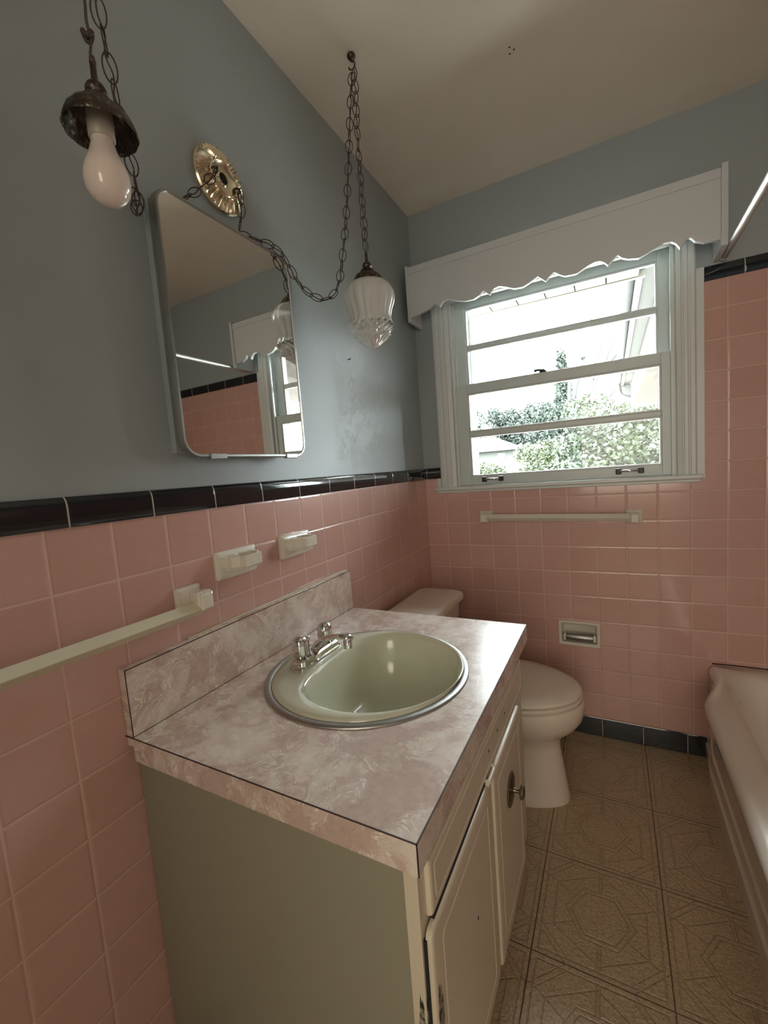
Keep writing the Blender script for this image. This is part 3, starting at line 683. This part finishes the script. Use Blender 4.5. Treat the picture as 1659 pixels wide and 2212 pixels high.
# countertop with a round cut-out
SC = (.300, -1.155); SR_ = .232
ct = thing('countertop', 'pink and cream marbled laminate countertop with a raised backsplash', 'countertop', (.29, -1.15, VB))
ang = sorted([2 * PI * k / 96 for k in range(96)] + [math.atan2(yy - SC[1], xx - SC[0]) % (2 * PI) for xx in (.022, VX) for yy in (VY0, VY1)])
def outer(t):
    c, s = math.cos(t), math.sin(t); best = 9
    for lim, k in ((VX - SC[0], c), (.022 - SC[0], c), (VY1 - SC[1], s), (VY0 - SC[1], s)):
        if abs(k) > 1e-9 and lim / k > 0: best = min(best, lim / k)
    return (SC[0] + c * best, SC[1] + s * best)
IN = [(SC[0] + .222 * math.cos(t), SC[1] + .222 * math.sin(t)) for t in ang]; OU = [outer(t) for t in ang]
bm = bmesh.new(); loft(bm, [[(*p, VB) for p in IN], [(*p, VT) for p in IN], [(*p, VT) for p in OU], [(*p, VB) for p in OU], [(*p, VB) for p in IN]], False, False)
bmesh.ops.remove_doubles(bm, verts=bm.verts, dist=1e-6); obj('counter_slab', bm, M['laminate'], ct)
obj('backsplash', B(.001, .0215, VY0 + .002, VY1 + .002, VT - .02, .8935), M['laminate'], ct, bevel=.0008)
bm = bmesh.new(); e = .0012
box(bm, VX - e, VX + .0003, VY0 - .0003, VY1, VT - e, VT + .0003); box(bm, .0, VX, VY0 - .0003, VY0 + e, VT - e, VT + .0003); box(bm, VX - e, VX + .0003, VY0 - .0003, VY0 + e, VB, VT)
box(bm, .0215 - e, .0218, VY0 + .0017, VY0 + .0017 + e, VT, .8937); box(bm, .0215 - e, .0218, VY0 + .002, VY1, .8935 - e, .8938); box(bm, .0215, .0225, VY0 + .004, VY1, VT - .001, VT + .0008)
obj('edge_seam', bm, M['seam'], ct)
bm = bmesh.new(); tube(bm, [(.0035, VY0 + .15, .8945), (.003, -1.2, .8948), (.003, -.9, .8945), (.0035, VY1, .8945)], .0035, 6); obj('caulk_bead', bm, M['caulk'], ct, smooth=True)

# sink
sk = thing('sink', 'round almond drop-in basin with a steel rim set in the countertop', 'sink', (SC[0], SC[1], VT))
n = 96; th = [2 * PI * k / n for k in range(n)]
def circ(r, z_, c=SC): return [(c[0] + r * math.cos(t), c[1] + r * math.sin(t), z_) for t in th]
bm = bmesh.new(); loft(bm, [circ(.233, VT + .0003), circ(.2325, VT + .0025), circ(.228, VT + .0042), circ(.222, VT + .0040), circ(.216, VT + .0028), circ(.2155, VT + .0003)], False, False)
obj('steel_rim', bm, M['steel'], sk, smooth=True)
BC = (.322, -1.143)
def bowl(s, z_, dx=0):
    out = []
    for t in th:
        c = math.cos(t); r = .189
        if c < 0: r = ((1 / .189) ** 5 + (abs(c) / .128) ** 5) ** (-1 / 5)
        out.append((BC[0] + dx + s * r * c, BC[1] + s * r * math.sin(t), z_))
    return out
def mixr(a, b, f, z_): return [(p[0] * (1 - f) + q[0] * f, p[1] * (1 - f) + q[1] * f, z_) for p, q in zip(a, b)]
c0 = circ(.2165, 0); b0 = bowl(1.0, 0)
bm = bmesh.new(); loft(bm, [circ(.2165, VT + .001), circ(.2150, VT + .0060), mixr(circ(.2150, 0), bowl(1.04, 0), .25, VT + .0095), mixr(circ(.215, 0), bowl(1.04, 0), .7, VT + .0095), bowl(1.045, VT + .0085), bowl(1.01, VT + .005), bowl(.975, VT - .004),
                            bowl(.945, VT - .022), bowl(.91, VT - .055), bowl(.85, VT - .090), bowl(.74, VT - .118), bowl(.55, VT - .134), bowl(.30, VT - .141), bowl(.13, VT - .144)], False, True)
obj('basin', bm, M['sink'], sk, smooth=True)
bm = bmesh.new(); lathe(bm, [(.024, .0), (.023, .002), (.019, .0015), (.017, -.001)], (BC[0], BC[1], VT - .1425), 28); dr = obj('drain', bm, M['chrome'], sk, smooth=True)
bm = bmesh.new(); lathe(bm, [(.006, .0), (.006, .0006)], (BC[0] + .162, BC[1] - .02, VT - .045), 12); 

# faucet
fa = thing('faucet', 'chrome two-handle faucet with a low curved spout on the basin rim', 'faucet', (.152, -1.153, VT + .009))
z0 = VT + .0085
bm = bmesh.new()
def fb(e, z_, sx=.026, sy=.080): return [(p[0], p[1], z_) for p in rrect(.152 - sx + e, .152 + sx - e, -1.153 - sy + e, -1.153 + sy - e, .014, 5)]
loft(bm, [fb(0, z0 - .001), fb(0, z0 + .006), fb(.003, z0 + .008), fb(.004, z0 + .018), fb(.008, z0 + .022)])
obj('base_plate', bm, M['chrome'], fa, smooth=True, auto=35)
for yy, nm in ((-1.204, 'l'), (-1.104, 'r')):
    bm = bmesh.new()
    lathe(bm, [(.014, .018), (.014, .024), (.0185, .026), (.0195, .032), (.0192, .052), (.0178, .062), (.0135, .069), (.006, .0725), (.001, .073)], (.148, yy, z0), 64, mod=lambda t, h: 1 + (.055 * (abs(math.sin(5 * t)) ** .7 - .6) if .028 < h < .066 else 0))
    obj('handle', bm, M['chrome'], fa, smooth=True)
bm = bmesh.new()
cl = [(.152, .014), (.163, .033), (.182, .048), (.205, .058), (.228, .063), (.248, .063), (.262, .059)]
sz = [(.017, .014), (.0155, .012), (.0145, .0085), (.0135, .0075), (.0125, .0070), (.0120, .0075), (.009, .006)]
rings = []
for i, ((x_, z_), (a, b)) in enumerate(zip(cl, sz)):
    x1_, z1_ = cl[min(i + 1, len(cl) - 1)]; x2_, z2_ = cl[max(i - 1, 0)]; L_ = math.hypot(x1_ - x2_, z1_ - z2_); nx, nz = -(z1_ - z2_) / L_, (x1_ - x2_) / L_
    rings.append([(x_ + nx * b * math.sin(t) , -1.153 + a * math.cos(t), z0 + z_ + nz * b * math.sin(t)) for t in [2 * PI * k / 20 for k in range(20)]])
loft(bm, rings); sp_ = obj('spout', bm, M['chrome'], fa, smooth=True)
bm = bmesh.new(); lathe(bm, [(.0085, .060), (.0105, .052), (.0105, .036), (.0085, .035)], (.250, -1.153, z0), 24); obj('aerator', bm, M['chrome'], fa, smooth=True, auto=40)
bm = bmesh.new(); lathe(bm, [(.0035, .018), (.0035, .040), (.0065, .043), (.0065, .048), (.003, .051)], (.130, -1.153, z0), 14); obj('lift_rod', bm, M['chrome'], fa, smooth=True, auto=40)

# ------------------------------------------------------------------ toilet
to = thing('toilet', 'off-white toilet with closed lid between the vanity and the far wall', 'toilet', (.40, -.425, 0)); TY = -.425
def egg(xb, xf, hw, z_, n=56, yc=TY, sq=2.3):
    """egg outline: blunt at the back xb, rounded at the front xf"""
    xm = xb + (xf - xb) * .42; out = []
    for k in range(n):
        t = 2 * PI * k / n; c, s = math.cos(t), math.sin(t)
        ax_ = (xf - xm) if c >= 0 else (xm - xb); p = 2.0 if c >= 0 else sq
        r = (abs(c) ** p + abs(s) ** p) ** (-1 / p)
        out.append((xm + ax_ * r * c, yc + hw * r * s, z_))
    return out
bm = bmesh.new()
loft(bm, [egg(.20, .655, .112, 0), egg(.20, .655, .112, .012), egg(.20, .648, .107, .05), egg(.20, .638, .104, .12), egg(.20, .628, .102, .19), egg(.20, .628, .106, .225), egg(.19, .650, .128, .252), egg(.18, .684, .158, .282),
          egg(.17, .704, .178, .315), egg(.16, .711, .186, .345), egg(.16, .710, .187, .368), egg(.16, .705, .184, .378), egg(.17, .695, .175, .380)])
obj('bowl', bm, M['toilet'], to, smooth=True, auto=60)
bm = bmesh.new(); loft(bm, [egg(.235, .700, .178, .3815), egg(.232, .706, .183, .385), egg(.232, .706, .183, .397), egg(.234, .702, .179, .400)]); obj('seat', bm, M['seat'], to, smooth=True, auto=60)
bm = bmesh.new(); loft(bm, [egg(.238, .697, .175, .4035), egg(.233, .704, .182, .4065), egg(.233, .704, .182, .4135), egg(.238, .696, .175, .4185), egg(.27, .64, .135, .4235), egg(.34, .54, .06, .4255)]); obj('lid', bm, M['seat'], to, smooth=True, auto=60)
for yy in (-.08, .08):
    bm = bmesh.new(); lathe(bm, [(.014, .40), (.014, .414), (.010, .42)], (.236, TY + yy, 0), 16); obj('hinge_cap', bm, M['seat'], to, smooth=True, auto=40)
def tk(x0, x1, hy, z_, r=.03): return [(p[0], p[1], z_) for p in rrect(x0, x1, TY - hy, TY + hy, r, 7)]
bm = bmesh.new(); loft(bm, [tk(.060, .190, .175, .375, .03), tk(.045, .205, .195, .42, .03), tk(.030, .215, .215, .640, .03)]); obj('tank', bm, M['toilet'], to, smooth=True, auto=45)
bm = bmesh.new(); loft(bm, [tk(.026, .222, .222, .641, .03), tk(.020, .232, .232, .648, .035), tk(.020, .232, .232, .668, .035), tk(.025, .226, .226, .677, .035), tk(.040, .205, .21, .681, .035)]); obj('tank_lid', bm, M['toilet'], to, smooth=True, auto=45)
bm = bmesh.new(); lathe(bm, [(.011, 0), (.011, .010), (.006, .012)], (.211, TY - .16, .60), 16, axis='x'); box(bm, .221, .227, TY - .165, TY - .100, .594, .604); obj('flush_lever', bm, M['chrome'], to, smooth=True, auto=40)

# ------------------------------------------------------------------ toilet paper holder
tp = thing('toilet_paper_holder', 'recessed white ceramic toilet paper holder in the pink wall beside the toilet', 'paper holder', (.67, 0, .455))
bm = bmesh.new(); x0, x1, zz0, zz1 = .587, .753, .400, .511
rings = [[(p[0], d, p[1]) for p in rrect(x0 + e, x1 - e, zz0 + e, zz1 - e, .004, 3)] for d, e in ((0, 0), (-.007, 0), (-.011, .003), (-.011, .009), (-.006, .0145), (.040, .016), (.045, .024))]
loft(bm, rings, False, True); obj('ceramic_frame', bm, M['ceramic'], tp, smooth=True, auto=35)
for xx in (.607, .725): obj('roller_ear', B(xx, xx + .011, -.012, .020, .424, .452), M['ceramic'], tp, bevel=.003)
bm = bmesh.new(); lathe(bm, [(.015, .618), (.0165, .622), (.0165, .722), (.015, .726)], (0, .002, .438), 20, axis='x'); obj('roller', bm, M['steel'], tp, smooth=True, auto=40)

# ------------------------------------------------------------------ bathtub
tu = thing('bathtub', 'pale enamelled bathtub along the right side, stepped apron facing the room', 'bathtub', (1.48, -.77, 0))
TY0, TY1, TX1 = -1.545, -.004, XR - .002
def sm(t): t = max(0, min(1, t)); return t * t * (3 - 2 * t)
def xfront(y_): return 1.122 - .058 * sm((-y_ - .10) / .22)
def tubring(f, z_, N=(60, 24), r=.05):
    """f: inset; outline follows the front edge function"""
    out = []
    y0, y1 = TY0 + f[2], TY1 - f[3]
    base = rrect(0, 1, 0, 1, .0001, 1)
    pts = []
    x1 = TX1 - f[1]
    # start front edge going from near to far
    ny = 48
    xf = lambda yy: xfront(yy) + f[0]
    r = f[4]
    for k in range(ny + 1):
        yy = y0 + r + (y1 - y0 - 2 * r) * k / ny; pts.append((xf(yy) * (1 - f[5]) + (1.064 + f[0]) * f[5], yy))
    xa = pts[-1][0]
    for k in range(1, 8): t = PI - PI / 2 * k / 8; pts.append((xa + r + r * math.cos(t), y1 - r + r * math.sin(t)))
    for k in range(0, 13): pts.append((xa + r + (x1 - r - xa - r) * k / 12, y1))
    for k in range(1, 8): t = PI / 2 - PI / 2 * k / 8; pts.append((x1 - r + r * math.cos(t), y1 - r + r * math.sin(t)))
    for k in range(0, 25): pts.append((x1, y1 - r - (y1 - y0 - 2 * r) * k / 24))
    for k in range(1, 8): t = -PI / 2 * k / 8; pts.append((x1 - r + r * math.cos(t), y0 + r + r * math.sin(t)))
    xa = pts[0][0]
    for k in range(0, 13): pts.append((x1 - r - (x1 - r - xa - r) * k / 12, y0))
    for k in range(1, 8): t = -PI / 2 - PI / 2 * k / 8; pts.append((xa + r + r * math.cos(t), y0 + r + r * math.sin(t)))
    return [(p[0], p[1], z_) for p in pts]
bm = bmesh.new()
q = [((.040, .0, 0, 0, .004, 0), .330), ((.010, .0, 0, 0, .006, 0), .335), ((.0, .0, 0, 0, .010, 0), .348), ((.0, 0, 0, 0, .012, 0), .366), ((.006, 0, 0, 0, .014, 0), .378), ((.018, .0, .004, .003, .016, 0), .385), ((.060, .03, .05, .04, .04, .5), .388),
     ((.082, .045, .07, .060, .08, 1), .386), ((.096, .055, .085, .072, .10, 1), .376), ((.112, .065, .105, .090, .12, 1), .340), ((.135, .085, .15, .130, .13, 1), .20), ((.165, .11, .20, .20, .14, 1), .10), ((.20, .15, .27, .28, .13, 1), .075)]
loft(bm, [tubring(f, z_) for f, z_ in q], False, True); obj('basin_and_rim', bm, M['tub'], tu, smooth=True, auto=60)
prof = [(.030, .345), (.0, .335), (-.001, .125), (-.007, .118), (-.007, .070), (-.014, .062), (-.014, .0)]
bm = bmesh.new(); ys = [TY0 + (TY1 - TY0) * k / 60 for k in range(61)]
loft(bm, [[(1.110 + d + .018 * sm((y_ + .20) / .18), y_, z_) for d, z_ in prof] + [(1.16, y_, 0), (1.16, y_, .345)] for y_ in ys]); obj('apron', bm, M['tub'], tu, smooth=True, auto=30)
# grime line where the tub meets the wall
bm = bmesh.new(); tube(bm, [(1.135, -.003, .3895), (1.2, -.003, .3915), (1.35, -.003, .391), (1.6, -.003, .391), (1.87, -.003, .391)], .0022, 6); obj('caulk_bead', bm, M['seam'], tu, smooth=True)

# ------------------------------------------------------------------ shower curtain rod
rd = thing('shower_rod', 'thin metal shower curtain rod running along above the bathtub', 'rod', (1.15, 0, 1.872))
bm = bmesh.new(); tube(bm, [(1.1715, -.012, 1.868), (1.1715, YN + .005, 1.868)], .0105, 16); obj('rod_tube', bm, M['rod'], rd, smooth=True, auto=40)
bm = bmesh.new(); lathe(bm, [(.0118, .002), (.0118, -.004), (.0118, -.010), (.0115, -.022)], (1.1715, .004, 1.868), 24, axis='y'); obj('flange', bm, M['trim'], rd, smooth=True, auto=40)

# ------------------------------------------------------------------ outside
GZ = -.7
tag(obj('ground', B(-90, 60, .6, 130, GZ - .3, GZ), M['grass']), kind='structure')
tag(obj('bounce_slab', B(-14, 10, .16, 9.5, GZ - .02, GZ + .03), painted('pale_bounce_slab', (.50, .47, .42), .9, .4)), kind='structure')  # unseen pale slab, added to throw daylight up to the ceiling
ho = thing('house_wing', 'brick wing of the house with an overhanging eave seen through the window at upper right', 'building', (1.6, 3, GZ))
obj('brick_wall', B(1.075, 1.62, .20, 5.2, 1.86, 2.2), M['brick'], ho)
obj('soffit_boards', B(.99, 1.074, .86, 5.3, 2.195, 2.215), M['fascia'], ho)
obj('corner_post', B(1.66, 1.95, 4.7, 5.2, GZ, 1.86), M['brick'], ho); obj('sky_block_wall', B(1.62, 1.95, 1.75, 4.69, GZ, 2.2), M['brick'], ho)  # long unseen wall is added to block low sky light from the right
obj('fascia_board', B(.955, .99, .80, 5.3, 2.17, 2.36), M['fascia'], ho, bevel=.004)
bm = bmesh.new(); tube(bm, [(.925, .80, 2.235), (.925, 5.32, 2.235)], .038, 12); obj('gutter', bm, M['fascia'], ho, smooth=True)
bm = bmesh.new(); tube(bm, smooth_path([(.925, 5.25, 2.22), (.935, 5.25, 2.08), (1.02, 5.22, 2.0), (1.25, 5.24, 1.98), (1.55, 5.26, 1.95), (1.80, 5.26, 1.85), (1.82, 5.26, .2)], 6), .042, 10); obj('downspout', bm, M['fascia'], ho, smooth=True)
bm = bmesh.new(); box(bm, .99, 1.44, 5.21, 5.3, 1.98, 2.19); obj('gable_board', bm, M['fascia'], ho)
ev = thing('roof_eave', 'cream boarded roof overhang just outside the top of the window', 'eave', (.3, .5, 2.17))
for k in range(13):
    xa = -1.05 + k * .155; obj('soffit_board', B(xa, xa + .149, .16, .80, 2.145, 2.160), M['soffit'], ev, bevel=.003)
obj('fascia_board', B(-1.1, .99, .80, .83, 2.140, 2.32), M['soffit'], ev)
obj('roof_deck', B(-1.1, 1.0, .155, .83, 2.20, 2.24), M['roof'], ev)
# neighbour's house
nh = thing('neighbour_house', 'small pale house with a grey roof far off behind the trees', 'house', (-15.5, 60, GZ))
obj('wall', B(-20, -11.3, 60, 66, GZ, 2.95), M['white_wall'], nh)
bm = bmesh.new(); loft(bm, [[(-21.5, 59, 2.9), (-10.2, 59, 2.9), (-10.2, 67, 2.9), (-21.5, 67, 2.9)], [(-19, 62.8, 5.1), (-14.6, 62.8, 5.1), (-14.6, 63.2, 5.1), (-19, 63.2, 5.1)]]); obj('roof', bm, M['roof'], nh)
obj('window', B(-13.4, -12.4, 59.95, 60.02, 1.3, 2.5), M['pane_dark'], nh)
def leaves(name, blobs, n, size, mat, parent, seed):
    rnd = random.Random(seed); bm = bmesh.new(); tot = sum(b[3] ** 2 for b in blobs)
    for (cx, cy, cz, r) in blobs:
        for _ in range(int(n * r * r / tot)):
            u = Vector((rnd.gauss(0, 1), rnd.gauss(0, 1), rnd.gauss(0, 1))).normalized() * r * (rnd.random() ** .35); u.z *= .85
            c = Vector((cx, cy, cz)) + u; s = size * rnd.uniform(.6, 1.4)
            a = Vector((rnd.uniform(-1, 1), rnd.uniform(-1, 1), rnd.uniform(-1, 1))).normalized(); b = a.cross(Vector((rnd.uniform(-1, 1), rnd.uniform(-1, 1), rnd.uniform(-1, 1)))).normalized()
            bm.faces.new([bm.verts.new(c + a * s), bm.verts.new(c + b * s * .55), bm.verts.new(c - a * s), bm.verts.new(c - b * s * .55)])
    me = bpy.data.meshes.new(name); bm.to_mesh(me); bm.free(); me.materials.append(mat); o = bpy.data.objects.new(name, me); C.objects.link(o); attach(o, parent); return o
def tree(name, label, cat, x_, y_, blobs, n, size, mat, trunk, seed, group=None, branches=()):
    t = thing(name, label, cat, (x_, y_, GZ), group=group)
    if blobs: leaves('foliage', [(x_ + b[0], y_ + b[1], GZ + b[2], b[3]) for b in blobs], n, size, mat, t, seed)
    bm = bmesh.new(); tube(bm, [(x_, y_, GZ), (x_ + .05 * trunk, y_, GZ + trunk)], [.05 * trunk ** .7, .03 * trunk ** .7], 8)
    obj('trunk', bm, M['bark'], t, smooth=True)
    for br in branches:
        bm = bmesh.new(); pts = smooth_path([(x_ + p[0], y_ + p[1], GZ + p[2]) for p in br], 4); nn = len(pts)
        tube(bm, pts, [(.13 * (1 - .85 * i / (nn - 1)) + .012) for i in range(nn)], 6); obj('branch', bm, M['bark'], t, smooth=True)
    return t
rnd = random.Random(5)
def cluster(cx, cz, wx, wz, n, r0, r1, dy=1.5):
    return [(cx + rnd.uniform(-wx, wx), rnd.uniform(-dy, dy), cz + rnd.uniform(-wz, wz), rnd.uniform(r0, r1)) for _ in range(n)]
# big shrubs across the right half
tree('shrub', 'broad dense evergreen shrub filling the lower right window panes', 'shrub', .95, 13.0, cluster(.05, 1.9, 1.25, 1.25, 30, .5, .85), 26000, .07, M['leaf1'], 2.0, 1)
tree('shrub', 'yellow-green shrub left of the dense evergreen shrub', 'shrub', -1.75, 17.0, cluster(0, 1.7, .55, .8, 14, .35, .6), 9000, .06, M['leaf2'], 1.6, 2)
tree('shrub', 'small round shrub in front of the neighbour house', 'shrub', -4.95, 20.0, cluster(0, 1.35, .45, .35, 8, .35, .6), 4500, .06, M['leaf2'], 1.0, 3)
tree('tree', 'evergreen tree standing behind the shrubs at the middle of the window', 'tree', -1.6, 25.0, [(rnd.uniform(-.5, .5) * (1 - k / 20), rnd.uniform(-.4, .4), 1.6 + k * .33, .95 - k * .037) for k in range(20)], 15000, .10, M['leaf3'], 4.0, 4)
brs = [[(0, 0, 3.0), (.1, 0, 4.6), (.5, 0, 6.0), (.85, 0, 7.6)], [(0, 0, 3.0), (.6, 0, 4.4), (1.3, 0, 5.8), (1.9, 0, 7.3)], [(0, 0, 3.0), (1.1, 0, 4.0), (2.0, 0, 4.9), (3.2, 0, 5.6)], [(0, 0, 2.8), (1.2, 0, 3.6), (2.4, 0, 4.2), (3.6, 0, 4.6)],
       [(0, 0, 3.2), (-.1, 0, 4.8), (.1, 0, 6.4)], [(.6, 0, 4.4), (.9, 0, 5.6), (1.3, 0, 6.9)], [(1.3, 0, 5.6), (1.9, 0, 6.2), (2.2, 0, 6.9)], [(.5, 0, 6.0), (.3, 0, 6.6), (.4, 0, 7.2)]]
tree('bare_tree', 'bare branching tree with pale grey limbs rising above the shrubs', 'tree', -.62, 18.5, None, 0, 0, None, 3.1, 5, branches=brs)
for i, (xx, yy, hh, lab) in enumerate(((-24.0, 76, 11.6, 'far leafy tree at the left edge of the window view'), (-17.2, 87, 12.9, 'far leafy tree just right of the leftmost one'), (-7.2, 80, 12.4, 'far leafy tree beside the evergreen, rightmost of the far trees'), (-12.4, 98, 14.6, 'far leafy tree rising behind the neighbour house roof'))):
    tree('tree', lab, 'tree', xx, yy, cluster(0, hh * .55, 3.0, hh * .34, 26, 1.5, 2.6, 2), 9000, .30, M['leaf3'], hh * .5, 40 + i, group='far tree line')
